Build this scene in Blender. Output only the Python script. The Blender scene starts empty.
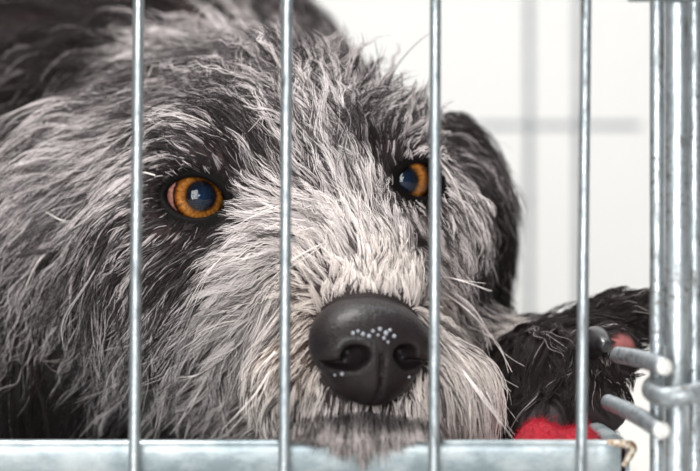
import bpy, math, random
import numpy as np
from mathutils import Vector
from mathutils.kdtree import KDTree

rng = np.random.default_rng(7)
random.seed(7)
SC = bpy.context.scene
COL = SC.collection
f32 = np.float32

# ------------------------------------------------------------------ camera
D, K, Z0 = 0.65, 3000.0, 0.0985
def P(px, py, y):
    """point of the place that the photo shows at px, py, at depth y behind the crate front"""
    s = (1 + y / D) / K
    return np.array([(px - 350) * s, y, (235.5 - py) * s + Z0])
cd = bpy.data.cameras.new('camera')
cam = bpy.data.objects.new('camera', cd); COL.objects.link(cam)
cam.location = (0, -D, Z0); cam.rotation_euler = (math.pi / 2, 0, 0)
cd.sensor_width = 36; cd.lens = 36 * D * K / 700
cd.clip_start = 0.02; cd.clip_end = 20
cd.dof.use_dof = True; cd.dof.focus_distance = D + 0.066; cd.dof.aperture_fstop = 7.6
SC.camera = cam

# ------------------------------------------------------------------ materials
def mat(name):
    m = bpy.data.materials.new(name); m.use_nodes = True
    nt = m.node_tree
    return m, nt, nt.nodes['Principled BSDF']
def N(nt, t, **kw):
    n = nt.nodes.new(t)
    for k, v in kw.items():
        if k in n.inputs: n.inputs[k].default_value = v
        else: setattr(n, k, v)
    return n
def ramp(nt, stops, fac):
    r = nt.nodes.new('ShaderNodeValToRGB')
    e = r.color_ramp.elements
    while len(e) < len(stops): e.new(0.5)
    for q, (p, c) in zip(e, stops):
        q.position = p; q.color = (*c, 1) if len(c) == 3 else c
    nt.links.new(fac, r.inputs[0]); return r
def noise(nt, scale, detail=3, vec=None, stretch=None, rough=0.5):
    n = N(nt, 'ShaderNodeTexNoise', Scale=scale, Detail=detail, Roughness=rough)
    tc = N(nt, 'ShaderNodeTexCoord')
    if stretch:
        mp = N(nt, 'ShaderNodeMapping'); mp.inputs['Scale'].default_value = stretch
        nt.links.new(tc.outputs['Object'], mp.inputs[0]); nt.links.new(mp.outputs[0], n.inputs['Vector'])
    else:
        nt.links.new(tc.outputs['Object'], n.inputs['Vector'])
    return n
def bump(nt, b, h, strength, dist):
    bp = N(nt, 'ShaderNodeBump', Strength=strength, Distance=dist)
    nt.links.new(h, bp.inputs['Height']); nt.links.new(bp.outputs[0], b.inputs['Normal']); return bp

def galvanised(name, tone=.66, dirt=0.35, rough=0.32, speck=.15):
    m, nt, b = mat(name)
    n1 = noise(nt, 260, 5, stretch=(1, 1, .35), rough=.65)
    n2 = noise(nt, 900, 3)
    c = ramp(nt, [(0.30, (.20 * tone, .20 * tone, .19 * tone)), (0.30 + dirt * .4, (.50 * tone, .56 * tone, .60 * tone)),
                  (0.60, (.64 * tone, .70 * tone, .74 * tone)), (0.8, (.80 * tone, .84 * tone, .86 * tone))], n1.outputs[0])
    sp = noise(nt, 520, 5, rough=.7); sk = ramp(nt, [(0.60 - speck * .08, (0, 0, 0)), (0.66 - speck * .06, (1, 1, 1))], sp.outputs[0])
    sm = noise(nt, 45, 2); sl = ramp(nt, [(0.46, (0, 0, 0)), (0.56, (1, 1, 1))], sm.outputs[0])
    mm = N(nt, 'ShaderNodeMath', operation='MULTIPLY'); nt.links.new(sk.outputs[0], mm.inputs[0]); nt.links.new(sl.outputs[0], mm.inputs[1])
    m2 = N(nt, 'ShaderNodeMath', operation='MULTIPLY'); m2.inputs[1].default_value = speck; nt.links.new(mm.outputs[0], m2.inputs[0])
    mx0 = N(nt, 'ShaderNodeMix', data_type='RGBA'); mx0.inputs[7].default_value = (.13, .11, .09, 1)
    nt.links.new(m2.outputs[0], mx0.inputs[0]); nt.links.new(c.outputs[0], mx0.inputs[6])
    nt.links.new(mx0.outputs[2], b.inputs['Base Color'])
    r = ramp(nt, [(0.35, (rough + .25,) * 3), (0.65, (rough,) * 3)], n1.outputs[0])
    nt.links.new(r.outputs[0], b.inputs['Roughness'])
    b.inputs['Metallic'].default_value = 0.92
    mx = N(nt, 'ShaderNodeMath', operation='ADD')
    nt.links.new(n1.outputs[0], mx.inputs[0]); nt.links.new(n2.outputs[0], mx.inputs[1])
    bump(nt, b, mx.outputs[0], .35, .0006)
    return m
M_wire = galvanised('galvanised_wire')
M_rod = galvanised('galvanised_rod', .90, .45, .30, .8)
M_hook = galvanised('dull_zinc', .62, .3, .45, 1.0)
M_dark = galvanised('dark_steel', .35, .3, .5)

def tray_mat():
    m, nt, b = mat('galvanised_sheet')
    n1 = noise(nt, 60, 5, stretch=(1, 1, 1.6), rough=.6)
    n2 = noise(nt, 420, 3)
    c = ramp(nt, [(0.38, (.17, .215, .235)), (0.5, (.26, .31, .33)), (0.64, (.37, .41, .425))], n1.outputs[0])
    # rust and scuffs
    n3 = noise(nt, 130, 6, rough=.7)
    rr = ramp(nt, [(0.68, (0, 0, 0)), (0.76, (1, 1, 1))], n3.outputs[0])
    mx = N(nt, 'ShaderNodeMix', data_type='RGBA'); mx.inputs[7].default_value = (.42, .33, .24, 1)
    nt.links.new(rr.outputs[0], mx.inputs[0]); nt.links.new(c.outputs[0], mx.inputs[6])
    nt.links.new(mx.outputs[2], b.inputs['Base Color'])
    b.inputs['Metallic'].default_value = .35; b.inputs['Roughness'].default_value = .42
    bump(nt, b, n2.outputs[0], .25, .0005)
    return m
M_tray = tray_mat()
def rust_mat():
    m, nt, b = mat('worn_rusty_edge')
    n1 = noise(nt, 700, 4)
    c = ramp(nt, [(0.4, (.22, .12, .06)), (0.55, (.5, .42, .33)), (0.7, (.6, .62, .6))], n1.outputs[0])
    nt.links.new(c.outputs[0], b.inputs['Base Color']); b.inputs['Roughness'].default_value = .6
    b.inputs['Metallic'].default_value = .2
    return m
M_rust = rust_mat()

def plain(name, col, rough=.6, nscale=40, var=.06, **kw):
    m, nt, b = mat(name)
    n = noise(nt, nscale, 4)
    c = ramp(nt, [(0.3, tuple(max(0, v * (1 - var)) for v in col)), (0.7, tuple(min(1, v * (1 + var)) for v in col))], n.outputs[0])
    nt.links.new(c.outputs[0], b.inputs['Base Color']); b.inputs['Roughness'].default_value = rough
    for k, v in kw.items(): b.inputs[k].default_value = v
    bump(nt, b, n.outputs[0], .15, .001)
    return m
M_wall = plain('white_paint', (.88, .88, .875), .8, 3, .01)
M_floor = plain('pale_floor', (.60, .59, .565), .6, 5, .04)
M_cut = plain('bright_cut_metal', (.72, .72, .70), .5, 900, .25, Metallic=.3)
M_red = plain('red_fleece', (.32, .007, .020), .95, 500, .3)

def skin_mat():
    m, nt, b = mat('dog_skin')
    a = N(nt, 'ShaderNodeAttribute', attribute_name='skin_color')
    n = noise(nt, 700, 3)
    nt.links.new(a.outputs['Color'], b.inputs['Base Color'])
    b.inputs['Roughness'].default_value = .6
    b.inputs['Specular IOR Level'].default_value = .06
    bump(nt, b, n.outputs[0], .3, .0008)
    return m
M_skin = skin_mat()
def nose_mat():
    m, nt, b = mat('nose_leather')
    tc = N(nt, 'ShaderNodeTexCoord')
    v = N(nt, 'ShaderNodeTexVoronoi', Scale=1100.0); v.feature = 'F1'
    nt.links.new(tc.outputs['Object'], v.inputs['Vector'])
    n = noise(nt, 90, 3)
    c = ramp(nt, [(0.3, (.008, .006, .0065)), (0.7, (.018, .013, .014))], n.outputs[0])
    nt.links.new(c.outputs[0], b.inputs['Base Color'])
    b.inputs['Roughness'].default_value = .45; b.inputs['Specular IOR Level'].default_value = .22
    b.inputs['Coat Weight'].default_value = .09; b.inputs['Coat Roughness'].default_value = .2
    bump(nt, b, v.outputs['Distance'], .35, .0006)
    return m
M_nose = nose_mat()
def claw_mat():
    m, nt, b = mat('claw_horn')
    n = noise(nt, 300, 3, stretch=(1, 1, .2))
    c = ramp(nt, [(0.3, (.008, .007, .008)), (0.7, (.035, .034, .038))], n.outputs[0])
    nt.links.new(c.outputs[0], b.inputs['Base Color']); b.inputs['Roughness'].default_value = .28
    return m
M_claw = claw_mat()

def eye_mat(dark_sclera=False):
    m, nt, b = mat('eyeball')
    tc = N(nt, 'ShaderNodeTexCoord')
    sp = N(nt, 'ShaderNodeSeparateXYZ'); nt.links.new(tc.outputs['Object'], sp.inputs[0])
    # local +Z is the gaze axis: radius about it
    cx = N(nt, 'ShaderNodeCombineXYZ'); nt.links.new(sp.outputs[0], cx.inputs[0]); nt.links.new(sp.outputs[1], cx.inputs[1])
    ln = N(nt, 'ShaderNodeVectorMath', operation='LENGTH'); nt.links.new(cx.outputs[0], ln.inputs[0])
    nn = noise(nt, 600, 4)
    ad = N(nt, 'ShaderNodeMath', operation='MULTIPLY_ADD'); ad.inputs[1].default_value = .0008
    nt.links.new(nn.outputs[0], ad.inputs[0]); nt.links.new(ln.outputs['Value'], ad.inputs[2])
    mr = N(nt, 'ShaderNodeMapRange'); mr.inputs['From Min'].default_value = 0; mr.inputs['From Max'].default_value = .0125
    nt.links.new(ad.outputs[0], mr.inputs[0])
    sc_ = [(.62, .30, .25), (.70, .40, .34)] if not dark_sclera else [(.02, .01, .01), (.05, .03, .03)]
    c = ramp(nt, [(0.0, (.008, .026, .070)), (0.34, (.003, .008, .022)), (0.47, (.012, .008, .008)), (0.505, (.07, .025, .006)),  # blue gradient in the pupil paints in a reflection
                  (0.56, (.27, .10, .018)), (0.67, (.46, .20, .045)), (0.77, (.26, .08, .012)), (0.835, (.03, .012, .006)),
                  (0.87, (.03, .012, .008)), (0.90, sc_[0]), (1.0, sc_[1])], mr.outputs[0])
    # radial iris fibres
    at = N(nt, 'ShaderNodeMath', operation='ARCTAN2'); nt.links.new(sp.outputs[1], at.inputs[0]); nt.links.new(sp.outputs[0], at.inputs[1])
    cb = N(nt, 'ShaderNodeCombineXYZ'); nt.links.new(at.outputs[0], cb.inputs[0])
    ml = N(nt, 'ShaderNodeMath', operation='MULTIPLY'); ml.inputs[1].default_value = 60
    nt.links.new(ln.outputs['Value'], ml.inputs[0]); nt.links.new(ml.outputs[0], cb.inputs[1])
    fn = N(nt, 'ShaderNodeTexNoise', Scale=9.0, Detail=4.0); nt.links.new(cb.outputs[0], fn.inputs['Vector'])
    fr = ramp(nt, [(0.35, (.40, .36, .36)), (0.65, (1.35, 1.3, 1.2))], fn.outputs[0])
    mx = N(nt, 'ShaderNodeMix', data_type='RGBA', blend_type='MULTIPLY'); mx.inputs[0].default_value = .8
    nt.links.new(c.outputs[0], mx.inputs[6]); nt.links.new(fr.outputs[0], mx.inputs[7])
    nt.links.new(mx.outputs[2], b.inputs['Base Color'])
    b.inputs['Roughness'].default_value = .9; b.inputs['Specular IOR Level'].default_value = 0
    return m
M_eyes = [eye_mat(), eye_mat(True)]
def cornea_mat():
    m = bpy.data.materials.new('cornea'); m.use_nodes = True; nt = m.node_tree; nt.nodes.clear()
    o = N(nt, 'ShaderNodeOutputMaterial'); t = N(nt, 'ShaderNodeBsdfTransparent')
    g = N(nt, 'ShaderNodeBsdfGlossy', Roughness=.03); f = N(nt, 'ShaderNodeFresnel', IOR=1.42)
    x = N(nt, 'ShaderNodeMixShader')
    nt.links.new(f.outputs[0], x.inputs[0]); nt.links.new(t.outputs[0], x.inputs[1]); nt.links.new(g.outputs[0], x.inputs[2])
    nt.links.new(x.outputs[0], o.inputs[0]); return m
M_cornea = cornea_mat()
def hair_mat(name='dog_hair', attr='hair_color'):
    m = bpy.data.materials.new(name); m.use_nodes = True; nt = m.node_tree; nt.nodes.clear()
    o = N(nt, 'ShaderNodeOutputMaterial')
    h = N(nt, 'ShaderNodeBsdfPrincipled', Roughness=.48)
    h.inputs['Specular IOR Level'].default_value = .12
    a = N(nt, 'ShaderNodeAttribute', attribute_name=attr)
    nt.links.new(a.outputs['Color'], h.inputs['Base Color'])
    nt.links.new(h.outputs[0], o.inputs[0]); return m
M_hair = hair_mat()

# ------------------------------------------------------------------ object helpers
def tag(o, label=None, cat=None, group=None, kind=None):
    for k, v in (('label', label), ('category', cat), ('group', group), ('kind', kind)):
        if v: o[k] = v
    return o
def mesh_obj(name, verts, faces, material, parent=None, smooth=True, loc=None):
    me = bpy.data.meshes.new(name)
    verts = np.asarray(verts, dtype=float)
    me.from_pydata([tuple(v) for v in verts], [], [tuple(int(i) for i in f) for f in faces])
    me.materials.append(material)
    if smooth: me.polygons.foreach_set('use_smooth', [True] * len(me.polygons))
    me.update()
    o = bpy.data.objects.new(name, me); COL.objects.link(o)
    if loc is not None: o.location = tuple(loc)
    if parent:
        o.parent = parent
        o.location = Vector(o.location) - parent.location
    return o
def empty(name, loc=(0, 0, 0)):
    o = bpy.data.objects.new(name, None); COL.objects.link(o); o.location = loc; o.empty_display_size = .02; return o
def tube(pts, rad, seg=20, wob=0.0, cap=True, samples=None):
    """swept tube through pts with rounded ends; rad number or list"""
    pts = np.array(pts, float)
    rad = np.full(len(pts), rad) if np.isscalar(rad) else np.array(rad, float)
    if samples:
        t = np.linspace(0, len(pts) - 1, samples); out = []
        for u in t:
            i = min(int(u), len(pts) - 2); w = u - i
            p0, p1, p2, p3 = pts[max(i - 1, 0)], pts[i], pts[i + 1], pts[min(i + 2, len(pts) - 1)]
            out.append(.5 * ((2 * p1) + (p2 - p0) * w + (2 * p0 - 5 * p1 + 4 * p2 - p3) * w * w + (3 * p1 - p0 - 3 * p2 + p3) * w ** 3))
        rad = np.interp(t, np.arange(len(rad)), rad); pts = np.array(out)
    if cap:
        d0 = pts[0] - pts[1]; d0 /= np.linalg.norm(d0); d1 = pts[-1] - pts[-2]; d1 /= np.linalg.norm(d1)
        r0, r1 = rad[0], rad[-1]
        pre = [(pts[0] + d0 * r0 * .22, r0 * .55), (pts[0] + d0 * r0 * .16, r0 * .85)]
        post = [(pts[-1] + d1 * r1 * .16, r1 * .85), (pts[-1] + d1 * r1 * .22, r1 * .55)]
        pts = np.vstack([[p for p, _ in pre], pts, [p for p, _ in post]])
        rad = np.concatenate([[r for _, r in pre], rad, [r for _, r in post]])
    V, F = [], []
    tan = np.gradient(pts, axis=0); tan /= np.linalg.norm(tan, axis=1)[:, None]
    up = np.array([0, 1.0, 0]) if abs(tan[0][1]) < .8 else np.array([1.0, 0, 0])
    a = up - tan[0] * up.dot(tan[0]); a /= np.linalg.norm(a)
    for i, p in enumerate(pts):
        a = a - tan[i] * a.dot(tan[i]); a /= np.linalg.norm(a)
        b = np.cross(tan[i], a)
        for k in range(seg):
            th = 2 * math.pi * k / seg
            r = rad[i] * (1 + wob * (math.sin(i * 1.7 + th * 2) * .5 + random.uniform(-.5, .5)))
            V.append(p + r * (math.cos(th) * a + math.sin(th) * b))
    n = len(pts)
    for i in range(n - 1):
        for k in range(seg):
            F.append((i * seg + k, i * seg + (k + 1) % seg, (i + 1) * seg + (k + 1) % seg, (i + 1) * seg + k))
    if cap:
        F.append(tuple(range(seg))[::-1]); F.append(tuple((n - 1) * seg + k for k in range(seg)))
    return V, F
def quads_box(x0, x1, y0, y1, z0, z1):
    V = [(x, y, z) for z in (z0, z1) for y in (y0, y1) for x in (x0, x1)]
    F = [(0, 2, 3, 1), (4, 5, 7, 6), (0, 1, 5, 4), (2, 6, 7, 3), (0, 4, 6, 2), (1, 3, 7, 5)]
    return V, F

# ------------------------------------------------------------------ signed distance modelling
def rotm(yaw=0, pitch=0, roll=0):
    cy, sy = math.cos(yaw), math.sin(yaw); cp, sp = math.cos(pitch), math.sin(pitch); cr, sr = math.cos(roll), math.sin(roll)
    Rz = np.array([[cy, -sy, 0], [sy, cy, 0], [0, 0, 1]]); Rx = np.array([[1, 0, 0], [0, cp, -sp], [0, sp, cp]])
    Ry = np.array([[cr, 0, sr], [0, 1, 0], [-sr, 0, cr]])
    return Rz @ Rx @ Ry
def ell(c, r, yaw=0, pitch=0, roll=0):
    c = np.array(c, f32); r = np.array(r, f32); R = rotm(yaw, pitch, roll).astype(f32)
    def f(p):
        q = (p - c) @ R
        k0 = np.sqrt(((q / r) ** 2).sum(-1)); k1 = np.sqrt(((q / (r * r)) ** 2).sum(-1)) + 1e-9
        return k0 * (k0 - 1) / k1
    return f
def cone(a, b, ra, rb):
    a = np.array(a, f32); b = np.array(b, f32); ab = b - a; L2 = float(ab.dot(ab))
    def f(p):
        pa = p - a
        h = np.clip(pa @ ab / L2, 0, 1)
        return np.sqrt(((pa - h[..., None] * ab) ** 2).sum(-1)) - (ra + (rb - ra) * h)
    return f
def smin(a, b, k):
    h = np.maximum(k - np.abs(a - b), 0) / k
    return np.minimum(a, b) - h * h * k * .25
def smax(a, b, k): return -smin(-a, -b, k)

RD = math.radians
YAW = RD(17)
EYES = []       # centre, radius, gaze, opening frame
for (px, py, y, gz) in ((198, 198.5, .0955, (206, 195.5)), (402, 181, .1135, (402.5, 180))):
    c = P(px, py, y)
    EYES.append((c, .0135))
# opening axes (u along the lid from outer/left to right, v up)
EYE_AX = [(np.array([.97, -.12, -.16]), RD(0)), (np.array([.80, .55, .02]), RD(0))]

BLOBS = [
    (ell((-.034, .158, .110), (.064, .072, .0515), YAW), 0),
    (ell((-.020, .118, .116), (.040, .034, .034), YAW), .02),
    (ell(P(222, 158, .100), (.020, .017, .014), YAW), .012),      # brow over the near eye
    (ell(P(385, 145, .120), (.017, .016, .013), YAW), .012),
    (ell(P(182, 240, .100), (.022, .018, .016), YAW), .014),      # cheekbones
    (ell(P(425, 225, .120), (.017, .020, .018), YAW), .014),
    (cone((-.014, .100, .098), (.0065, .044, .066), .030, .019), .022),   # muzzle
    (ell(P(318, 385, .052), (.022, .025, .018), YAW), .014),
    (ell(P(418, 385, .058), (.020, .025, .018), YAW), .014),
    (cone((-.02, .13, .058), (.006, .046, .040), .030, .011), .014),      # lower jaw
    (ell((-.070, .125, .085), (.030, .036, .034), YAW), .03),
    (ell((.019, .150, .085), (.025, .036, .034), YAW), .03),
    (ell((-.112, .150, .092), (.030, .022, .058), RD(20), 0, RD(10)), .022),   # near ear flap
    (ell((.0475, .180, .110), (.012, .026, .040), RD(12), 0, RD(-12)), .014),  # far ear flap
    (cone((-.045, .19, .105), (-.13, .36, .13), .060, .10), .04),
    (ell((-.188, .45, .135), (.20, .24, .135), RD(25)), .05),
    (ell((-.13, .26, .06), (.08, .10, .055)), .04),
    (cone((.0, .26, .045), (.058, .150, .040), .032, .020), .02),          # foreleg
    (cone((.058, .150, .040), (.080, .108, .044), .019, .020), .012),
    # toes
    (cone((.082, .112, .050), (.0985, .086, .0535), .0125, .0105), .005),
    (cone((.080, .108, .036), (.0935, .080, .0350), .0125, .0110), .005),
    (cone((.070, .102, .030), (.0745, .078, .0250), .0120, .0105), .005),
    (cone((.078, .130, .050), (.1040, .120, .0640), .0120, .0090), .008),
    (cone((.1040, .120, .0640), (.1250, .112, .0680), .0090, .0100), .008),
]
def almond(p, i, grow=0.0):
    """signed distance-like value of the lid opening prism of eye i"""
    c, r = EYES[i]; c = c.astype(f32)
    u = EYE_AX[i][0]; u = u / np.linalg.norm(u)
    g = np.array([0, -D, Z0]) - c; g /= np.linalg.norm(g)          # opening looks forward
    if i == 1: g = g + np.array([.10, 0, .0]); g /= np.linalg.norm(g)
    v = np.cross(u, -g); v /= np.linalg.norm(v)
    if v[2] < 0: v = -v
    q = p - c
    a = q @ u.astype(f32); b = q @ v.astype(f32); w = q @ g.astype(f32)
    hw, up, dn = ((.0123, .0078, .0074), (.0105, .0068, .0060))[i]
    a = a - (.0012, -.0006)[i]
    # two circles through the corners
    Ru = (hw * hw + up * up) / (2 * up); Rd = (hw * hw + dn * dn) / (2 * dn)
    d1 = np.sqrt(a * a + (b + (Ru - up)) ** 2) - Ru
    d2 = np.sqrt(a * a + (b - (Rd - dn)) ** 2) - Rd
    return smax(d1, d2, .003) - grow, w
def sdf(p):
    p = np.asarray(p, f32)
    shp = p.shape[:-1]; p = p.reshape(-1, 3)
    d = None
    for f, k in BLOBS:
        e = f(p)
        d = e if d is None else smin(d, e, k)
    d = smax(d, .006 - p[:, 2], .012)                  # lies on the tray
    # mouth slit
    for i in (0, 1):
        c, r = EYES[i]
        q = p - c.astype(f32)
        e = np.sqrt((q ** 2).sum(-1)) - (r + .0022)
        near = e < .03
        if near.any():
            dd = smin(d[near], e[near], .006)
            al, w = almond(p[near], i)
            cut = np.maximum(al, -w)
            dd = smax(dd, -cut, .0022)
            dd = np.maximum(dd, -(e[near] + .0030 + 0 * dd))      # hollow for the eyeball (below the lids)
            d[near] = dd
    return d.reshape(shp)
def grad(p, e=.0008):
    p = np.asarray(p, f32); g = np.empty_like(p)
    for k in range(3):
        o = np.zeros(3, f32); o[k] = e
        g[..., k] = sdf(p + o) - sdf(p - o)
    return g / (np.linalg.norm(g, axis=-1, keepdims=True) + 1e-9)

def nets(xs, ys, zs, V):
    nx, ny, nz = V.shape
    S = V < 0
    c = np.zeros((nx - 1, ny - 1, nz - 1), np.uint8)
    for i in (0, 1):
        for j in (0, 1):
            for k in (0, 1): c += S[i:nx - 1 + i, j:ny - 1 + j, k:nz - 1 + k]
    act = (c > 0) & (c < 8)
    I, J, Kk = np.nonzero(act)
    idx = np.full(c.shape, -1, np.int64); idx[I, J, Kk] = np.arange(len(I))
    acc = np.zeros((len(I), 3)); cnt = np.zeros(len(I))
    co = [(i, j, k) for i in (0, 1) for j in (0, 1) for k in (0, 1)]
    ax = (xs, ys, zs)
    for a in co:
        for b in co:
            if sum(abs(u - v) for u, v in zip(a, b)) != 1 or a > b: continue
            va = V[I + a[0], J + a[1], Kk + a[2]]; vb = V[I + b[0], J + b[1], Kk + b[2]]
            m = (va < 0) != (vb < 0)
            t = np.where(m, va / np.where(m, va - vb, 1), 0)
            pa = np.stack([xs[I + a[0]], ys[J + a[1]], zs[Kk + a[2]]], 1); pb = np.stack([xs[I + b[0]], ys[J + b[1]], zs[Kk + b[2]]], 1)
            acc += m[:, None] * (pa + (pb - pa) * t[:, None]); cnt += m
    verts = acc / cnt[:, None]
    faces = []
    A = S[:-1, 1:-1, 1:-1] != S[1:, 1:-1, 1:-1]; i, j, k = np.nonzero(A); s = S[i, j + 1, k + 1]
    q = np.stack([idx[i, j, k], idx[i, j + 1, k], idx[i, j + 1, k + 1], idx[i, j, k + 1]], 1); q[~s] = q[~s][:, ::-1]; faces.append(q)
    A = S[1:-1, :-1, 1:-1] != S[1:-1, 1:, 1:-1]; i, j, k = np.nonzero(A); s = S[i + 1, j, k + 1]
    q = np.stack([idx[i, j, k], idx[i, j, k + 1], idx[i + 1, j, k + 1], idx[i + 1, j, k]], 1); q[~s] = q[~s][:, ::-1]; faces.append(q)
    A = S[1:-1, 1:-1, :-1] != S[1:-1, 1:-1, 1:]; i, j, k = np.nonzero(A); s = S[i + 1, j + 1, k]
    q = np.stack([idx[i, j, k], idx[i + 1, j, k], idx[i + 1, j + 1, k], idx[i, j + 1, k]], 1); q[~s] = q[~s][:, ::-1]; faces.append(q)
    return verts, np.concatenate(faces)
def axis(segs):
    out = [segs[0][0]]
    for a, b, st in segs:
        n = max(1, round((b - a) / st)); out += list(np.linspace(a, b, n + 1)[1:])
    return np.array(out)
def grid_eval(f, xs, ys, zs):
    V = np.empty((len(xs), len(ys), len(zs)), f32)
    Y, Z = np.meshgrid(ys, zs, indexing='ij')
    for i0 in range(0, len(xs), 8):
        xx = xs[i0:i0 + 8]
        p = np.empty((len(xx), len(ys), len(zs), 3), f32)
        p[..., 0] = xx[:, None, None]; p[..., 1] = Y; p[..., 2] = Z
        V[i0:i0 + 8] = f(p)
    return V

# ------------------------------------------------------------------ the dog
DOG_LOC = np.array((-.05, .20, .004))
dog = empty('dog', tuple(DOG_LOC))
tag(dog, 'shaggy grey dog lying with its chin on the metal tray edge behind the cage wires', 'dog')

xs = axis([(-.46, -.13, .006), (-.13, -.078, .0025), (-.078, -.034, .0008), (-.034, .006, .0022), (.006, .040, .0009), (.040, .138, .002)])
ys = axis([(.012, .072, .0022), (.072, .125, .0009), (.125, .2, .0028), (.2, .72, .007)])
zs = axis([(.0, .09, .0024), (.09, .136, .0009), (.136, .19, .0028), (.19, .30, .007)])
V = grid_eval(sdf, xs, ys, zs)
bv, bf = nets(xs, ys, zs, V)

CAMO = np.array([0, -D, Z0])
def hit(px, py):
    t = P(px, py, .1) - CAMO; t /= np.linalg.norm(t); s = .62
    for _ in range(90):
        d = float(sdf((CAMO + t * s).astype(f32)[None])[0])
        if d < .0002: break
        s += max(d * .8, .0002)
        if s > 1.6: return None
    return CAMO + t * s
PINK = [hit(620, 341), hit(629, 343), hit(639, 345)]
PINK = np.array([h if h is not None else P(629, 343, .1) for h in PINK])
def pink(p, sg): return np.exp(-((p[:, None] - PINK[None]) ** 2).sum(-1).min(1) / (2 * sg ** 2))
def fold(vals, lo, hi): return np.clip((vals - lo) / (hi - lo), 0, 1)
def nose_dist(p): return np.linalg.norm(p - P(370, 351, .030), axis=1) - .020
def skin_cols(p):
    c = np.tile(np.array([.060, .040, .040]), (len(p), 1))
    for i in (0, 1):
        al, w = almond(p, i)
        e = np.linalg.norm(p - EYES[i][0], axis=1)
        m = 1 - fold(al, .0035, .010); m = m * (w > 0) * (e < .035)
        c = c * (1 - m[:, None]) + np.array([.005, .004, .004]) * m[:, None]
    m = 1 - fold(nose_dist(p), .0015, .006)[:, None]
    c = c * (1 - m) + np.array([.030, .024, .024]) * m
    # pink skin between the toes
    m = pink(p, .0036)[:, None]
    c = c * (1 - m) + np.array([.34, .12, .115]) * m
    m = (p[:, 0] > .045)[:, None] * .75 * (1 - m)
    c = c * (1 - m) + np.array([.03, .026, .027]) * m
    return c
def add_color(me, name, cols, domain='POINT'):
    a = me.attributes.new(name, 'FLOAT_COLOR', domain)
    a.data.foreach_set('color', np.hstack([cols, np.ones((len(cols), 1))]).astype(f32).ravel())
body = mesh_obj('body', bv - DOG_LOC, bf, M_skin, dog)
body.location = (0, 0, 0)
add_color(body.data, 'skin_color', skin_cols(bv.astype(f32)))

# ---- nose
NC = P(370, 351, .026)
NR = np.array([math.cos(YAW), math.sin(YAW), .0])            # across
NF = np.array([.30, -.93, -.12]); NF -= NR * NF.dot(NR); NF /= np.linalg.norm(NF)  # facing
NU = np.cross(NR, NF); NU = -NU if NU[2] < 0 else NU
NB = np.stack([NR, NF, NU], 1)
def nose_sdf(p):
    q = (p - NC.astype(f32)) @ NB.astype(f32) / f32(1.08)
    a, b, c = q[..., 0], q[..., 1], q[..., 2]
    s = np.abs(a)
    qs = np.stack([s, b, c], -1)
    def e(cen, r, z=qs):
        cen = np.array(cen, f32); r = np.array(r, f32)
        k0 = np.sqrt((((z - cen) / r) ** 2).sum(-1)); k1 = np.sqrt((((z - cen) / (r * r)) ** 2).sum(-1)) + 1e-9
        return k0 * (k0 - 1) / k1
    d = e((0, -.004, .0045), (.0185, .0165, .0125))
    d = smin(d, e((.0105, .001, .001), (.0092, .0095, .0085)), .005)       # wings
    d = smin(d, e((0, .004, -.0065), (.0085, .0085, .0105)), .008)         # lower pad
    d = smin(d, e((.006, .001, -.0075), (.0075, .007, .0075)), .005)
    # nostrils
    d = smax(d, -e((.0088, .0105, .0004), (.0034, .0085, .0032)), .0028)
    d = smax(d, -e((.0066, .0115, .0012), (.0024, .0060, .0019)), .0020)
    d = smax(d, -e((.0132, .0080, -.0028), (.0056, .0060, .0012)), .0020)
    # philtrum groove
    g = np.sqrt(a * a + (np.maximum(b - .0115, 0) * 0 + (b - .0135)) ** 2) - .0014
    g = np.maximum(g, c - .0005)
    gl = np.maximum(np.abs(a) - .0001, -(b - .0098)); gl = np.maximum(gl, c - .001)
    d = smax(d, -gl, .0022)
    return d
r_ = .030
nx_ = np.arange(NC[0] - r_, NC[0] + r_, .00065); ny_ = np.arange(NC[1] - r_, NC[1] + r_, .00065); nz_ = np.arange(NC[2] - r_, NC[2] + r_, .00065)
nv, nf = nets(nx_, ny_, nz_, grid_eval(nose_sdf, nx_, ny_, nz_))
nose = mesh_obj('nose', nv - NC, nf, M_nose, dog, loc=NC); tag(nose, 'black leathery nose with wet specks')
# moisture beads on the nose
BEAD = .8
mw, nt, b = mat('moisture'); b.inputs['Base Color'].default_value = (.8, .85, .95, 1); b.inputs['Roughness'].default_value = .08
b.inputs['Transmission Weight'].default_value = .6; b.inputs['IOR'].default_value = 1.33
V_, F_ = [], []
def nose_hit(px, py):
    o = np.array([0, -D, Z0]); t = P(px, py, .03) - o; t /= np.linalg.norm(t); s = .6
    for _ in range(60):
        s += float(nose_sdf((o + t * s).astype(f32)[None])[0]) * .8
    return o + t * s
import bmesh
for (px, py, r) in [(353, 333, .00085), (358, 331, .0007), (363, 334, .0009), (369, 336, .0009), (373, 331, .0008), (380, 329, .0009), (386, 333, .0011),
                    (390, 330, .0008), (384, 338, .0008), (394, 336, .0009), (388, 342, .0007), (378, 335, .0006), (342, 374, .0009), (335, 375, .0006), (409, 377, .0007)]:
    c = nose_hit(px, py); bm = bmesh.new(); bmesh.ops.create_icosphere(bm, subdivisions=2, radius=r * BEAD)
    k = len(V_); V_ += [c - NC + np.array(v.co) for v in bm.verts]; F_ += [[k + v.index for v in f.verts] for f in bm.faces]; bm.free()
dr = mesh_obj('moisture', V_, F_, mw, None); dr.parent = nose; tag(dr, kind='stuff')

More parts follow.
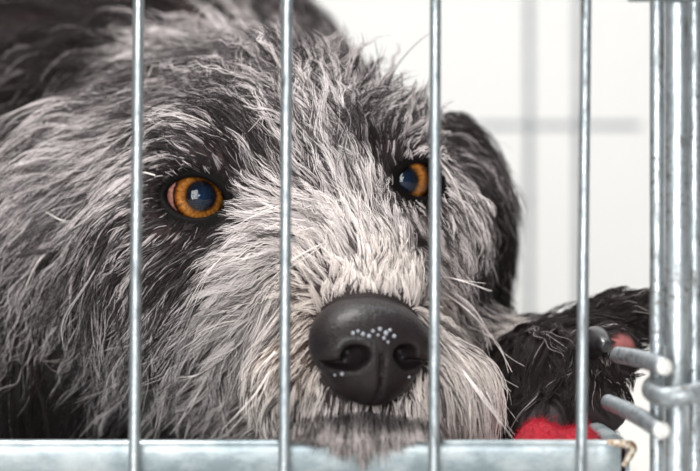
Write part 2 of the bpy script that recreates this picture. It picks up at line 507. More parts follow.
# ---- eyes
def make_eye(i, gaze_px):
    c, r = EYES[i]
    tgt = P(*gaze_px, .0) ; tgt = np.array([0, -D, Z0])
    g = P(gaze_px[0], gaze_px[1], c[1] - r) - c; g /= np.linalg.norm(g)
    R = Vector(g).to_track_quat('Z', 'Y')
    bm = bmesh.new(); bmesh.ops.create_uvsphere(bm, u_segments=64, v_segments=48, radius=r)
    for v in bm.verts:                           # flat iris plane behind the cornea
        if v.co.z > r * .62: v.co.z = r * .62 + (v.co.z - r * .62) * .35
    me = bpy.data.meshes.new('eye'); bm.to_mesh(me); bm.free(); me.materials.append(M_eyes[i])
    me.polygons.foreach_set('use_smooth', [True] * len(me.polygons))
    o = bpy.data.objects.new('eye', me); COL.objects.link(o); o.parent = dog
    o.location = tuple(c - DOG_LOC); o.rotation_mode = 'QUATERNION'; o.rotation_quaternion = R
    bm = bmesh.new(); bmesh.ops.create_uvsphere(bm, u_segments=64, v_segments=48, radius=r * 1.02)
    bmesh.ops.delete(bm, geom=[v for v in bm.verts if v.co.z < r * .3], context='VERTS')
    me = bpy.data.meshes.new('cornea'); bm.to_mesh(me); bm.free(); me.materials.append(M_cornea)
    me.polygons.foreach_set('use_smooth', [True] * len(me.polygons))
    k = bpy.data.objects.new('cornea', me); COL.objects.link(k); k.parent = o
    return o
e0 = make_eye(0, (202.5, 194.5)); e1 = make_eye(1, (403.5, 180.5))
tag(e0, 'wide open amber eye with a blue reflection painted into its dark pupil'); tag(e1, 'amber eye half hidden by the brow hair')

# ---- claws
def claw(p0, p1, p2, r):
    v, f = tube([p0, p1, p2], [r, r * .85, r * .35], 16, samples=9)
    return mesh_obj('claw', np.array(v) - DOG_LOC, f, M_claw, dog, loc=(0, 0, 0))
for a in ((P(590, 352, .092), P(596, 340, .070), P(606, 347, .056), .0062),
          (P(596, 402, .088), P(598, 404, .076), P(601, 410, .070), .0040)):
    o = claw(*a); o.location = (0, 0, 0)

# ------------------------------------------------------------------ fur
CAMO = np.array([0, -D, Z0])
def hit(px, py):
    t = P(px, py, .1) - CAMO; t /= np.linalg.norm(t); s = .62
    for _ in range(90):
        d = float(sdf((CAMO + t * s).astype(f32)[None])[0])
        if d < .0002: break
        s += max(d * .8, .0002)
        if s > 1.6: return None
    return CAMO + t * s
# px, py, flow right, flow down, length cm, lightness, warmth, curl
CT = """
345 288 0 -1 .7 .92 .5 .1|320 268 -.5 -.8 1.2 .97 .4 .1|392 268 .4 -.9 1.0 .86 .5 .1|350 240 -.2 -1 1.6 .95 .3 .2
310 225 -.9 -.3 2.2 .92 .2 .2|372 210 .0 -1 1.8 .66 .2 .3|340 175 -.2 -1 2.2 .52 .1 .5|300 135 -.2 -1 2.6 .44 .1 .8
262 165 -.5 -.9 1.8 .22 .1 .4|238 135 -.5 -.8 2.0 .15 .1 .4|252 200 -.8 -.4 1.3 .45 .1 .3|235 236 -1 .35 1.4 .45 .2 .3
262 250 -1 .35 2.2 .90 .2 .3|285 300 -.8 .6 2.0 .80 .4 .3|250 300 -.75 .7 2.6 .78 .2 .4|215 250 -.8 .6 1.5 .32 .1 .3
185 240 -.8 .6 1.4 .22 .1 .2|158 232 -.9 .5 1.6 .34 .1 .3|195 290 -.55 .85 2.8 .38 .1 .4|220 340 -.5 .85 3.0 .56 .3 .4
268 350 -.4 .9 1.8 .70 .5 .3|298 330 -.5 .8 1.0 .52 .75 .2|308 300 -.6 -.2 .8 .62 .7 .2|300 365 -.3 .9 1.2 .52 .7 .2|436 330 .6 .6 1.0 .5 .75 .2|290 390 -.25 .95 1.6 .66 .5 .3|240 390 -.5 .85 2.8 .66 .4 .4|180 350 -.45 .9 3.2 .40 .2 .4
150 300 -.4 .9 3.2 .34 .1 .4|140 400 -.3 .95 3.2 .24 .3 .4|190 420 -.4 .9 2.6 .26 .7 .4|100 330 -.4 .95 3.8 .11 .1 .5
50 330 -.05 1 4 .03 .2 .5|40 420 .05 1 4 .03 .2 .5|90 420 .1 1 4 .04 .3 .5|20 250 -.6 .85 4 .15 .1 .4
70 230 -.85 .6 4 .32 .1 .4|110 250 -.6 .8 3.6 .26 .1 .4|130 190 -1 .35 2.6 .44 .1 .3|60 170 -1 .4 3.8 .50 .1 .4
20 170 -1 .55 4 .42 .1 .4|100 150 -1 .1 3.6 .52 .1 .4|150 165 -1 -.1 2.2 .56 .1 .3|160 120 -1 -.05 3.0 .60 .1 .3
192 160 -.8 -.5 1.5 .40 .1 .3|210 132 -.7 -.5 2.0 .46 .1 .4|200 100 -1 -.1 3.0 .28 .1 .5|250 100 -.5 -.8 3.0 .32 .1 .8
300 95 0 -1 3.0 .34 .1 1|345 105 .3 -1 2.0 .38 .1 1|385 118 .5 -.9 1.4 .54 .1 .8|335 140 -.1 -1 2.4 .5 .1 .8
370 150 -.4 -1 1.8 .08 .1 .5|392 145 .2 -1 1.5 .16 .1 .4|415 150 .8 -.4 1.4 .62 .1 .4|440 190 .5 .8 1.8 .60 .2 .4
485 200 .4 1 2.2 .03 .1 1|474 255 .4 1 2 .15 .1 .8|455 240 .4 .9 1.6 .56 .2 .5|432 215 .4 .9 1.2 .42 .2 .3|404 215 .3 .8 1.0 .60 .2 .5|435 255 .8 .6 2.0 .62 .3 .5
415 285 .7 .6 1.8 .88 .6 .3|486 300 .5 .8 1.6 .05 .1 .8|478 280 .4 .9 1.8 .06 .1 .8|520 325 .7 -.2 2.6 .02 .1 .8|505 312 .7 -.1 2.6 .03 .1 .8|500 345 .4 .6 2.6 .02 .1 .8|455 310 .8 .65 2.6 .84 .5 .3|447 350 .6 .85 2.6 .86 .5 .3|470 380 .5 .9 3.2 .85 .5 .3
440 400 .3 .95 1.8 .74 .6 .3|465 425 .4 .9 2.0 .40 .9 .3|400 415 .1 1 1.0 .70 .3 .2|340 412 -.1 1 1.0 .70 .3 .2
370 418 0 1 1.1 .48 .2 .2|310 415 -.2 1 1.4 .68 .4 .2|480 160 .6 .8 2.4 .02 .1 1.2|500 230 .3 1 2.2 .02 .1 1.2
488 280 .1 1 2.2 .02 .1 1.2|462 160 .8 .4 3.0 .25 .1 .5|50 40 -1 .3 4 .03 .2 .8|150 30 -1 .1 4 .04 .2 .8|220 30 -.9 -.2 4 .22 .1 .8
270 25 -.4 -.8 3 .24 .1 .8|215 60 -.8 -.6 3 .5 .1 1|255 55 -.4 -.9 3 .55 .1 1|190 80 -1 -.2 3 .2 .1 .8|320 60 .1 -1 2.4 .25 .1 1|310 25 .1 -.9 2 .20 .1 .8|20 100 -.9 .4 4 .06 .2 .8|100 80 -1 .2 4 .10 .1 .8
164 188 -1 .1 .7 .10 .1 .1|182 172 -.8 -.5 .7 .08 .1 .1|205 166 -.5 -.8 .7 .06 .1 .1|226 174 -.4 -.9 .8 .06 .1 .1|238 190 -.4 -.9 .9 .10 .1 .1|234 216 -1 .3 .8 .12 .1 .1|206 227 -.6 .8 .8 .10 .1 .1|180 223 -.7 .7 .7 .08 .1 .1|162 211 -.9 .4 .7 .14 .1 .1|386 162 -.4 -.8 .7 .10 .1 .1|406 155 .2 -1 .7 .08 .1 .1|392 203 -.2 .9 .6 .30 .2 .2|628 343 1 0 .25 .1 .2 .1|540 340 .1 .9 2.6 .04 .1 1|575 370 .2 .9 2 .05 .2 .8|600 320 .8 -.2 1.2 .05 .2 .8|530 400 .1 1 2 .04 .1 1|590 400 .2 .9 1 .06 .3 .5
635 305 1 -.1 1.0 .07 .3 .6|600 380 .2 1 .5 .06 .4 .2|510 350 .6 .5 3 .05 .1 .8|645 300 1 .0 1.0 .06 .2 .6
""".replace('\n', '|').split('|')
ctl, cpar = [], []
for line in CT:
    if not line.strip(): continue
    v = [float(x) for x in line.split()]
    h = hit(v[0], v[1])
    if h is None: continue
    ctl.append(h); f = np.array([v[2], 0, -v[3]]); f /= np.linalg.norm(f)
    cpar.append([*f, v[4] / 100 * (1.3 if v[4] > 1.45 else 1), v[5], v[6], v[7]])
ctl = np.array(ctl); cpar = np.array(cpar)
def field(p):
    out = np.empty((len(p), 7))
    for i in range(0, len(p), 20000):
        q = p[i:i + 20000]
        d2 = ((q[:, None, :] - ctl[None]) ** 2).sum(-1)
        w = 1 / (d2 + .005 ** 2) ** 2.2
        w /= w.sum(1, keepdims=True); out[i:i + 20000] = w @ cpar
    return out
def unit(v): return v / (np.linalg.norm(v, axis=-1, keepdims=True) + 1e-9)

# root sampling on the body mesh
quad = bv[bf]                                        # n,4,3
nrm = np.cross(quad[:, 2] - quad[:, 0], quad[:, 3] - quad[:, 1]); area = np.linalg.norm(nrm, axis=1) / 2; nrm = unit(nrm)
cen = quad.mean(1)
if (nrm * grad(cen.astype(f32))).sum(1).mean() < 0: nrm = -nrm
facing = (nrm * unit(CAMO - cen)).sum(1)
dens = np.where(facing > -.25, 1.0, .15)
dens *= np.where(cen[:, 1] > .22, .22, 1.0)           # far coat: fewer, coarser strands
dens *= np.where(cen[:, 2] < .012, .1, 1)
def toward(p, i):
    """1 on the bridge side of eye i"""
    u = unit(EYE_AX[i][0]) * (1 if i == 0 else -1)
    return fold((p - EYES[i][0]) @ u, .004, .012)
def keep_mask(p):
    k = np.ones(len(p))
    for i in (0, 1):
        al, w = almond(p.astype(f32), i)
        e = np.linalg.norm(p - EYES[i][0], axis=1)
        k *= np.where((w > -.002) & (e < .028), fold(al, .0009 + .002 * toward(p, i), .0026 + .003 * toward(p, i)), 1)
    k *= nose_keep(p)
    k *= pink(p, .0040) < .6
    k *= ~((p[:, 0] > .045) & (p[:, 1] < .10) & (p[:, 2] < .037))
    return k
def nose_keep(p): return (nose_sdf(p.astype(f32)) > .0006).astype(float)
dens = dens * area
def sample(n, mask=None):
    w = dens if mask is None else dens * mask
    i = rng.choice(len(w), n, p=w / w.sum())
    a, b = rng.random((2, n))
    q = quad[i]
    p = (q[:, 0] * ((1 - a) * (1 - b))[:, None] + q[:, 1] * (a * (1 - b))[:, None] + q[:, 2] * (a * b)[:, None] + q[:, 3] * ((1 - a) * b)[:, None])
    k = rng.random(n) < keep_mask(p)
    return p[k], nrm[i][k]

NP = 9
def grow(roots, nr, jitter=.13, lift=.55, lens=None, curlscale=1.0):
    """march strands over the skin following the coat direction; never below the skin"""
    F = field(roots)
    n = len(roots)
    L = F[:, 3] * rng.uniform(.65, 1.2, n) if lens is None else lens
    eyed = np.min([np.abs(almond(roots.astype(f32), i)[0]) + 1.0 * (np.linalg.norm(roots - EYES[i][0], axis=1) > .03) for i in (0, 1)], axis=0)
    L = L * np.clip(.16 + eyed / .016, .16, 1)
    step = L / (NP - 1)
    pts = np.empty((n, NP, 3)); pts[:, 0] = roots
    ph = rng.uniform(0, 6.28, (n, 2)); fr = rng.uniform(.6, 1.7, (n, 2)); am = F[:, 6] * rng.uniform(.4, 1.3, n) * curlscale
    rj = rng.normal(0, jitter, (n, 3))
    p = roots.copy(); nn = nr
    for k in range(1, NP):
        t = k / (NP - 1)
        Fk = F if k % 2 else field(p)
        f = unit(Fk[:, :3] + rj)
        f = f - nn * (f * nn).sum(1, keepdims=True) * .85
        f = unit(f)
        side = np.cross(nn, f)
        lf = lift * (1 - t) ** 1.5
        wob = am * np.sin(ph[:, 0] + fr[:, 0] * 5 * t); wob2 = am * .6 * np.sin(ph[:, 1] + fr[:, 1] * 5 * t)
        d = f * (1 + .0) + nn * (lf + wob2[:, None] * .6 + .04) + side * wob[:, None] * .9
        d[:, 2] -= .12 * t * np.clip(L / .02, 0, 1.5)
        p = p + unit(d) * step[:, None]
        s = sdf(p.astype(f32)); mn = .0009 * min(1, t * 3)
        pen = s < mn
        if pen.any() or k % 3 == 0:
            g = grad(p.astype(f32)).astype(float)
            p = p + g * np.where(pen, mn - s, 0)[:, None]
            near = (s < .012)[:, None]
            nn = np.where(near, g, nn)
        s2 = nose_sdf(p.astype(f32)); pen = s2 < .0008
        if pen.any(): p[pen] += unit(p[pen] - NC) * (.0009 - s2[pen])[:, None]
        p[:, 2] = np.maximum(p[:, 2], .007)
        pts[:, k] = p
    return pts, F, L

def tone_colors(l, warm, tiproot=None):
    """l lightness 0..1 per strand -> albedo"""
    dark = np.array([.0125, .0080, .0082]); light = np.array([.94, .895, .90]); cream = np.array([.84, .76, .66]); brown = np.array([.30, .14, .075])
    li = light[None] * (1 - warm[:, None]) + cream[None] * warm[:, None]
    g = np.clip(l, 0, 1)[:, None] ** 1.6
    c = dark[None] * (1 - g) + li * g
    c = c * (1 + (4 * g * (1 - g)) * np.array([.035, -.015, -.005])[None])
    bw = (np.clip(warm - .55, 0, 1) * 1.3 * np.clip(1 - l, 0, 1))[:, None]
    return c * (1 - bw) + brown[None] * bw

def build_fur(name, nguide, nchild, parent, mask=None, rad=(.00006, .000115), kid_spread=.0010, clump=(.45, 1.0)):
    gr, gn = sample(nguide, mask)
    G, GF, GL = grow(gr, gn, curlscale=1.0)
    gtone = rng.normal(0, .10, len(G))
    kd = KDTree(len(G))
    for i, r in enumerate(gr): kd.insert(r, i)
    kd.balance()
    cr, cn = sample(nchild, mask)
    gi = np.array([kd.find(r)[1] for r in cr])
    n = len(cr)
    F = field(cr)
    ls = rng.uniform(.6, 1.15, n)
    off = G[gi] - G[gi, 0][:, None]
    off = off * ls[:, None, None]
    t = np.linspace(0, 1, NP)[None, :, None]
    own = cr[:, None] + off
    cl = rng.uniform(*clump, n)[:, None, None] * t ** .8
    tgt = G[gi] * 1.0
    # along-guide target shortened in the same proportion
    tt = np.linspace(0, NP - 1, NP)[None] * np.minimum(ls, 1)[:, None]
    i0 = np.clip(tt.astype(int), 0, NP - 2); w = (tt - i0)[..., None]
    ar = np.arange(n)[:, None]
    tgt = G[gi][ar, i0] * (1 - w) + G[gi][ar, i0 + 1] * w
    tgt = tgt + rng.normal(0, kid_spread * .28, (n, 1, 3)) * t
    pts = own * (1 - cl) + tgt * cl
    # individual frizz
    ax = rng.normal(0, 1, (n, 1, 3)); ph = rng.uniform(0, 6.28, (n, 1, 1)); fq = rng.uniform(2, 6, (n, 1, 1))
    stray = np.where(rng.random(n) < .05, 3.0, .8)[:, None, None]
    pts = pts + ax * np.sin(ph + fq * t) * t * (GL[gi] * .035)[:, None, None] * stray
    s = sdf(pts.reshape(-1, 3).astype(f32)).reshape(n, NP); bad = s < .0004
    if bad.any():
        q = pts[bad]; g = grad(q.astype(f32)); pts[bad] = q + g * (.0006 - s[bad])[:, None]
    s = nose_sdf(pts.reshape(-1, 3).astype(f32)).reshape(n, NP); bad = s < .0005
    if bad.any(): q = pts[bad]; pts[bad] = q + unit(q - NC) * (.0007 - s[bad])[:, None]
    pts[:, 0] = cr - cn * .0006
    base = F[:, 4] * (1 + 2.0 * gtone[gi])
    u = rng.random(n)
    # salt and pepper: some strands nearly white, some nearly black
    ug = rng.random(len(G))
    u = np.where(rng.random(n) < .64, ug[gi] + rng.normal(0, .04, n), u)
    wh = u < np.clip(base * 1.06 - .04, .0, .97)
    mid = np.where(rng.random(n) < .5, rng.random(len(G))[gi], rng.random(n)) < .22
    l = np.where(mid, rng.normal(.50, .16, n) * (.18 + base * 1.1), np.where(wh, rng.normal(.95, .08, n) * (.55 + .45 * np.clip(base / .4, 0, 1)), np.abs(rng.normal(.13, .13, n)) * (.3 + base * 1.6)))
    l = np.maximum(l * 1.06 - .03, .015)
    l = l * .88 + base * .12
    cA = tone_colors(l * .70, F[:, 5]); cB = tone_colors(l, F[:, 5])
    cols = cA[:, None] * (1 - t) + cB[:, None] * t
    far = np.clip((cr[:, 1] - .16) / .12, 0, 1)
    R = rng.uniform(*rad, n) * (1 + .9 * far) * (1 + .45 * wh)
    prof = np.array([.8, 1, 1, 1, .95, .85, .7, .5, .18])
    RR = R[:, None] * prof[None]
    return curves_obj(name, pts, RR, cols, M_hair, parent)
def curves_obj(name, pts, RR, cols, material, parent, origin=DOG_LOC):
    n, m, _ = pts.shape
    cu = bpy.data.hair_curves.new(name); cu.add_curves([m] * n)
    cu.attributes['position'].data.foreach_set('vector', (pts - origin).astype(f32).ravel())
    a = cu.attributes.get('radius') or cu.attributes.new('radius', 'FLOAT', 'POINT')
    a.data.foreach_set('value', RR.astype(f32).ravel())
    a = cu.attributes.new('hair_color', 'FLOAT_COLOR', 'POINT')
    a.data.foreach_set('color', np.concatenate([cols, np.ones((n, m, 1))], 2).astype(f32).ravel())
    cu.materials.append(material)
    o = bpy.data.objects.new(name, cu); COL.objects.link(o); o.parent = parent
    o['kind'] = 'stuff'
    return o
QUAL = 1.0
is_far = cen[:, 1] > .22
is_paw = (cen[:, 0] > .04) & (cen[:, 2] < .078) & ~is_far
is_head = ~is_far & ~is_paw
build_fur('head_fur', 17000, int(185000 * QUAL), dog, is_head * 1.0)
build_fur('body_fur', 2500, int(30000 * QUAL), dog, is_far * 1.0, rad=(.00009, .00016))
build_fur('paw_fur', 1100, int(26000 * QUAL), dog, is_paw * 1.0, clump=(.5, 1))

def bez(pts, n=NP):
    pts = np.array(pts, float); t = np.linspace(0, len(pts) - 1, n); out = []
    for u in t:
        i = min(int(u), len(pts) - 2); w = u - i
        p0, p1, p2, p3 = pts[max(i - 1, 0)], pts[i], pts[i + 1], pts[min(i + 2, len(pts) - 1)]
        out.append(.5 * ((2 * p1) + (p2 - p0) * w + (2 * p0 - 5 * p1 + 4 * p2 - p3) * w * w + (3 * p1 - p0 - 3 * p2 + p3) * w ** 3))
    return np.array(out)
HERO = """
.95 3 40 207 58 219 78 226|.9 2 50 112 80 143 108 158 125 163|.9 3 97 270 70 292 65 315 80 335|.6 2 86 318 83 345 62 359 40 361|.7 2 84 350 88 385 101 436
.6 2 118 385 117 410 128 438|.95 4 462 335 485 365 508 392|.9 4 455 360 483 400 512 437|.95 3 440 275 468 283 492 291|.95 4 430 300 462 335 490 378 507 425|.9 4 440 290 470 312 497 345 512 372|.95 3 445 330 470 370 488 415 492 436|.9 4 425 275 455 292 480 318 492 350|.85 4 450 300 480 330 518 352 526 368
.9 4 470 365 488 395 500 425|.9 3 428 130 452 160 468 200|.8 3 432 150 458 190 474 245|.9 2 232 140 200 122 150 112|.9 2 215 100 240 92 262 108 262 125
.95 2 300 200 262 212 232 228|.95 2 290 235 255 245 226 268|.9 3 270 300 250 330 232 372|.95 3 262 290 222 318 205 345|.9 2 155 175 120 168 82 180
.03 6 386 95 396 68 414 46 430 33|.03 5 381 92 379 66 375 40|.8 3 205 60 196 20 212 2|.9 3 240 60 246 30 225 4|.8 3 158 95 145 86 152 66
.9 2 430 280 452 290 466 305|.95 2 240 340 215 360 190 410|.9 2 222 330 205 362 176 395|.9 2 270 370 255 395 222 430|.95 3 279 306 242 318 201 332 173 361 155 430|.95 4 271 321 219 324 178 355 160 385|.95 3 259 355 219 373 196 396 173 432|.95 3 276 350 256 373 250 392|.95 3 248 332 256 352 256 367
.9 3 230 353 201 373 178 378|.95 2 330 240 290 262 262 290|.9 2 232 250 205 275 180 320|.8 2 180 130 150 128 110 136 80 150|.8 2 170 100 120 105 70 120|.9 2 340 95 330 70 312 58|.9 2 60 245 38 262 20 300|.9 2 110 330 128 370 122 400
"""
hp, hc, hr = [], [], []
for line in HERO.replace('\n', '|').split('|'):
    v = [float(x) for x in line.split()]
    if not v: continue
    tone, lift = v[:2]; q = []; last = None
    pp = list(zip(v[2::2], v[3::2]))
    for j, (a, b_) in enumerate(pp):
        h = hit(a, b_)
        if h is None or (last is not None and abs(h[1] - last[1]) > .03): h = P(a, b_, .15 if last is None else last[1])
        last = h
        fr_ = j / (len(pp) - 1)
        q.append(h + unit(CAMO - h) * (.003 + (.0045 + .0022 * lift) * min(1, fr_ * 2.5)))
    for rep in range(1 if tone < .1 else 3):
        w_ = bez(np.array(q) + rng.normal(0, .0004 * rep, (len(q), 3)) * np.linspace(.3, 1 + rep, len(q))[:, None], 14)
        hp.append(w_); hr.append(np.linspace(.00026, .00007, 14) * (1 if rep == 0 else .7))
        c_ = tone_colors(np.full(1, tone), np.full(1, .35))[0]; hc.append(np.tile(c_, (14, 1)))
curves_obj('stray_hair', np.array(hp), np.array(hr), np.array(hc), M_hair, dog)

# beard hanging over the tray lip
nb = 2600
bx = np.clip(rng.normal(358, 36, nb), 284, 436); by = rng.uniform(414, 434, nb)
clumpx = rng.uniform(280, 440, 70); cllen = rng.uniform(.1, 1.25, 70); cltone = rng.normal(0, .2, 70)
roots_at = [hit(a, 432) for a in np.linspace(280, 440, 33)]
bp_, bl = [], []
for a, b_ in zip(bx, by):
    ci = np.abs(a - clumpx).argmin()
    h = roots_at[int(round((a - 280) / 5))]
    b_ = 410 + abs(random.gauss(0, 11)) + 8 * abs(a - 360) / 70; b_ = min(b_, 433)
    p0 = P(a + random.gauss(0, 3), b_, random.uniform(.024, .038))
    reach = 439 + (6 + 24 * cllen[ci]) * math.exp(-((clumpx[ci] - 362) / 46) ** 2) * random.uniform(.4, 1.1)
    ax_ = a * .5 + clumpx[ci] * .5 + (a - 362) * .10 + random.gauss(0, 4.5)
    hang = random.uniform(.0022, .0050)
    p1 = P(a + (ax_ - a) * .3, b_ + (437 - b_) * .5, .0150); p2 = P(a + (ax_ - a) * .6, 438 + random.uniform(-1.5, 1), hang + .0015); p3 = P(ax_, reach, hang)
    bp_.append(bez([p0, p1, p2, p3]))
    bl.append((.74 if random.random() < .34 + cltone[ci] else .22) + random.gauss(0, .07))
bp_ = np.array(bp_)
cB_ = tone_colors(np.array(bl), np.full(nb, .3)); t_ = np.linspace(.6, 1, NP)[None, :, None]
curves_obj('beard', bp_, rng.uniform(.00004, .00008, nb)[:, None] * np.array([.9, 1, 1, 1, 1, .9, .8, .6, .2])[None], cB_[:, None] * t_, M_hair, dog)

# ------------------------------------------------------------------ crate
crate = empty('dog_crate', (0, 0, 0))
tag(crate, 'galvanised wire dog cage with upright wires across the front', 'cage')
def wire(name, pts, r, m=M_wire, seg=20, samples=None, wob=.0):
    v, f = tube(pts, r, seg, wob=wob, samples=samples)
    return mesh_obj(name, v, f, m, crate)
RW = 5.6 / K
fx = [(138.5, 134.0), (287.0, 284.0), (435.5, 434.0), (586.0, 581.0)]
for a, b in fx + [(-10, -16), (-160, -166), (-310, -317), (-460, -468), (-610, -618)]:
    p0 = P(b, 471, 0); p1 = P(a, 0, 0); d = p1 - p0
    q0 = p0 - d * ((p0[2] - .004) / d[2]); q1 = p0 + d * ((.45 - p0[2]) / d[2])
    n = 40
    wire('upright_wire', [q0 + (q1 - q0) * (i / n) for i in range(n + 1)], RW, wob=.02)
XL, XR = P(-700, 0, 0)[0], P(675, 0, 0)[0]
def V3(px, y, z): return np.array([P(px, 0, y)[0], y, z])
# heavy corner rods, right
wire('corner_rod', [V3(657, .004, z) for z in np.linspace(.003, .46, 30)], 7.3 / K, M_rod, wob=.02)
wire('corner_rod', [V3(677, -.006, z) for z in np.linspace(.003, .46, 30)], 12.0 / K, M_rod, 28, wob=.015)
wire('corner_rod', [V3(694, .008, z) for z in np.linspace(.003, .46, 30)], 8.0 / K, M_rod, wob=.02)
# top and bottom rails of the front
wire('rail', [(XL, .005, .45), (XR, .005, .45)], RW * 1.2, M_wire)
wire('rail', [(XL, .0042, .006), (XR, .0042, .006)], RW * 1.1, M_wire)
wire('cross_wire', [P(629, -3, -.012), P(720, -3, -.012)], 4.6 / K, M_dark)
# ring round the rods, and two hook ends
ring = [P(x, y, d) for x, y, d in ((666, 379, .012), (655, 384, .006), (652, 391, -.008), (664, 397, -.020), (686, 395, -.022), (706, 390, -.018), (718, 386, -.004), (716, 382, .012))]
wire('ring', ring, 10.0 / K, M_hook, 20, samples=40)
def hook(a, b, r0, r1):
    n = 14
    pts = [a + (b - a) * (i / n) + np.array([0, 0, .0006 * math.sin(i / n * 3.1)]) for i in range(n + 1)]
    h_ = wire('hook', pts, list(np.linspace(r0, r1, n + 1)), M_hook, 22, wob=.012)
    d_ = unit(b - a)
    v, f = tube([b + d_ * r1 * .1, b + d_ * r1 * .30], [r1 * .93, r1 * .88], 22)
    c_ = mesh_obj('cut_end', v, f, M_cut, None); c_.parent = h_; tag(c_, 'bright sawn end')
    return h_
hook(P(618, 355, .022), P(664, 367, -.018), 8.5 / K, 9.2 / K)
hook(P(608, 402, .026), P(661, 430, -.018), 8.0 / K, 9.6 / K)
# rear panel of the crate
YB = .95
def V4(px, py, y): return P(px, py, y)
for px in (-60, 30, 120, 210, 529, 578, 690):
    a = V4(px, 0, YB)[0]
    wire('rear_wire', [(a, YB, .003), (a, YB, .46)], .0028)
for z in (P(0, 126, YB)[2], .45, .006):
    wire('rear_cross_wire', [(V4(-200, 0, YB)[0], YB - .005, z), (V4(640, 0, YB)[0], YB - .005, z)],   .0026 if .01 < z < .44 else .003, M_rod)

# ------------------------------------------------------------------ tray
def tray():
    x0, x1, y0, y1 = -.42, P(630, 0, .006)[0], .0065, .70
    zt = P(0, 440.5, .0065)[2]
    t = .0010
    e = empty('crate_tray', ((x0 + x1) / 2, .3, 0))
    tag(e, 'shallow galvanised metal tray with folded lip under the dog', 'tray')
    def prof_wall(pts_a, pts_b, nrm_, name, mt=M_tray, n=60):
        """sweeps the lip profile (offset outwards, height) from a to b"""
        prof = [(0, .003), (.0004, zt - .004), (.0002, zt - .0018), (-.0008, zt - .0004), (-.0028, zt), (-.0050, zt - .0004), (-.0062, zt - .0018),
                (-.0062, zt - .0026), (-.0050, zt - .0014), (-.0030, zt - .0011), (-.0016, zt - .0016), (-.0010, zt - .004), (-.0012, .003)]
        V, F = [], []
        a, b = np.array(pts_a), np.array(pts_b)
        for i in range(n + 1):
            p = a + (b - a) * i / n
            w = .00018 * math.sin(i * .9) + random.uniform(-.00008, .00008)
            for (o, z) in prof: V.append((p[0] + nrm_[0] * (o + w), p[1] + nrm_[1] * (o + w), z))
        m = len(prof)
        for i in range(n):
            for k in range(m): F.append((i * m + k, i * m + (k + 1) % m, (i + 1) * m + (k + 1) % m, (i + 1) * m + k))
        F.append(tuple(range(m))); F.append(tuple(n * m + k for k in range(m))[::-1])
        return mesh_obj(name, V, F, mt, e)
    prof_wall((x0, y0), (x1 - .003, y0), (0, -1), 'lip'); prof_wall((x1, y0 + .003), (x1, y1), (1, 0), 'lip')
    prof_wall((x0, y1), (x1, y1), (0, 1), 'lip'); prof_wall((x0, y0), (x0, y1), (-1, 0), 'lip')
    # crumpled corner fold at the right end
    v, f = tube([(x1 - .0075, y0 + .0008, zt - .0008), (x1 - .002, y0 + .0002, zt - .0012), (x1 + .0012, y0 + .0018, zt - .0022), (x1 + .0002, y0 + .001, zt - .0050), (x1 - .0022, y0 + .0002, zt - .0085)],
                [.0010, .0014, .0015, .0013, .0009], 12, wob=.12, samples=20)
    mesh_obj('corner_fold', v, f, M_rust, e)
    v, f = quads_box(x0, x1, y0, y1, .0022, .0034)
    mesh_obj('base', v, f, M_tray, e, smooth=False)
tray()

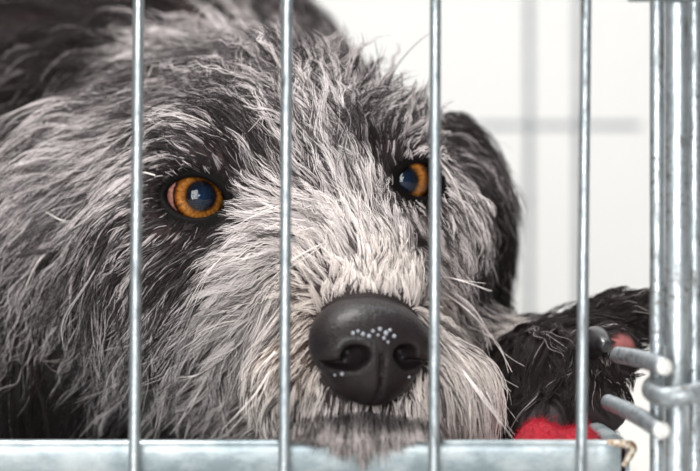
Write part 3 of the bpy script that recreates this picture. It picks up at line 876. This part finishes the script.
# ------------------------------------------------------------------ red blanket
def blanket():
    xs = np.linspace(.028, .0915, 60); ys = np.linspace(.016, .20, 90)
    V, F = [], []
    hz = lambda x, y: .0045 + .0262 * math.exp(-((x - .0745) / .0190) ** 6 * .8) * math.exp(-((y - .040) / .026) ** 4) * (1 + .04 * math.sin(x * 400)) + .0012 * math.sin(x * 160 + y * 90)
    for y in ys:
        for x in xs: V.append((x, y, max(.0045, hz(x, y))))
    n = len(xs)
    for j in range(len(ys) - 1):
        for i in range(n - 1): F.append((j * n + i, j * n + i + 1, (j + 1) * n + i + 1, (j + 1) * n + i))
    o = mesh_obj('blanket', V, F, M_red)
    sd = o.modifiers.new('thickness', 'SOLIDIFY'); sd.thickness = .001; sd.offset = -1
    tag(o, 'red fleece blanket bunched inside the tray under the paw', 'blanket')
    N_ = 9000; pts = np.empty((N_, NP, 3))
    x = rng.uniform(.034, .0905, N_); y = rng.uniform(.018, .08, N_)
    z = np.array([hz(a, b) for a, b in zip(x, y)])
    dr_ = rng.normal(0, 1, (N_, 3)); dr_[:, 2] = np.abs(dr_[:, 2]) * .8; dr_ = unit(dr_)
    cur = rng.normal(0, 1, (N_, 3)) * .6; L = rng.uniform(.0004, .0015, N_) * (1 + 1.3 * (rng.random(N_) < .05))
    for k in range(NP):
        t = k / (NP - 1); pts[:, k] = np.stack([x, y, z], 1) + (dr_ * t + cur * t * t) * L[:, None]
    pts[:, :, 2] = np.maximum(pts[:, :, 2], .005)
    c = np.tile(np.array([.40, .012, .03]), (N_, NP, 1)) * rng.uniform(.6, 1.2, (N_, 1, 1)); c = np.clip(c, 0, .95)
    curves_obj('fuzz', pts, np.full((N_, NP), .000035), c, M_hair, o, origin=np.zeros(3))
blanket()

# ------------------------------------------------------------------ room
def slab(name, b, m):
    v, f = quads_box(*b); o = mesh_obj(name, v, f, m, smooth=False); o['kind'] = 'structure'; return o
slab('floor', (-2.5, 2.5, -2.0, 1.7, -.05, 0), M_floor)
slab('wall_back', (-2.5, 2.5, 1.7, 1.78, 0, 2.4), M_wall)

# ------------------------------------------------------------------ light
w = bpy.data.worlds.new('world'); SC.world = w; w.use_nodes = True
w.node_tree.nodes['Background'].inputs[0].default_value = (1, .975, .965, 1)
w.node_tree.nodes['Background'].inputs[1].default_value = .12
def area(name, loc, tgt, size, sy, power, col=(1, 1, 1)):
    l = bpy.data.lights.new(name, 'AREA'); l.shape = 'RECTANGLE'; l.size = size; l.size_y = sy; l.energy = power; l.color = col
    o = bpy.data.objects.new(name, l); COL.objects.link(o); o.location = loc
    o.rotation_euler = (Vector(tgt) - Vector(loc)).to_track_quat('-Z', 'Y').to_euler(); return o
area('ceiling_softbox', (-.3, .1, 1.3), (0, .15, .1), .5, .4, 17, (1, .985, .96))
area('front_fill', (-.25, -1.5, .42), (0, .1, .1), .5, .8, 15.5, (1, .985, .97))  # added softbox: low frontal fill, also gives the wires their centre highlights
area('strobe', (.08, -1.15, .34), (0, .1, .1), .09, .09, 2.0, (.95, .98, 1))
area('wall_wash', (.4, .9, 1.9), (.2, 1.7, .3), 1.6, .4, 12.5)

SC.view_settings.view_transform = 'Standard'; SC.view_settings.look = 'None'
SC.view_settings.gamma = 1; SC.view_settings.use_curve_mapping = False
SC.view_settings.exposure = 0.52
SC.cycles.transparent_max_bounces = 16
SC.cycles.max_bounces = 10; SC.cycles.transmission_bounces = 8
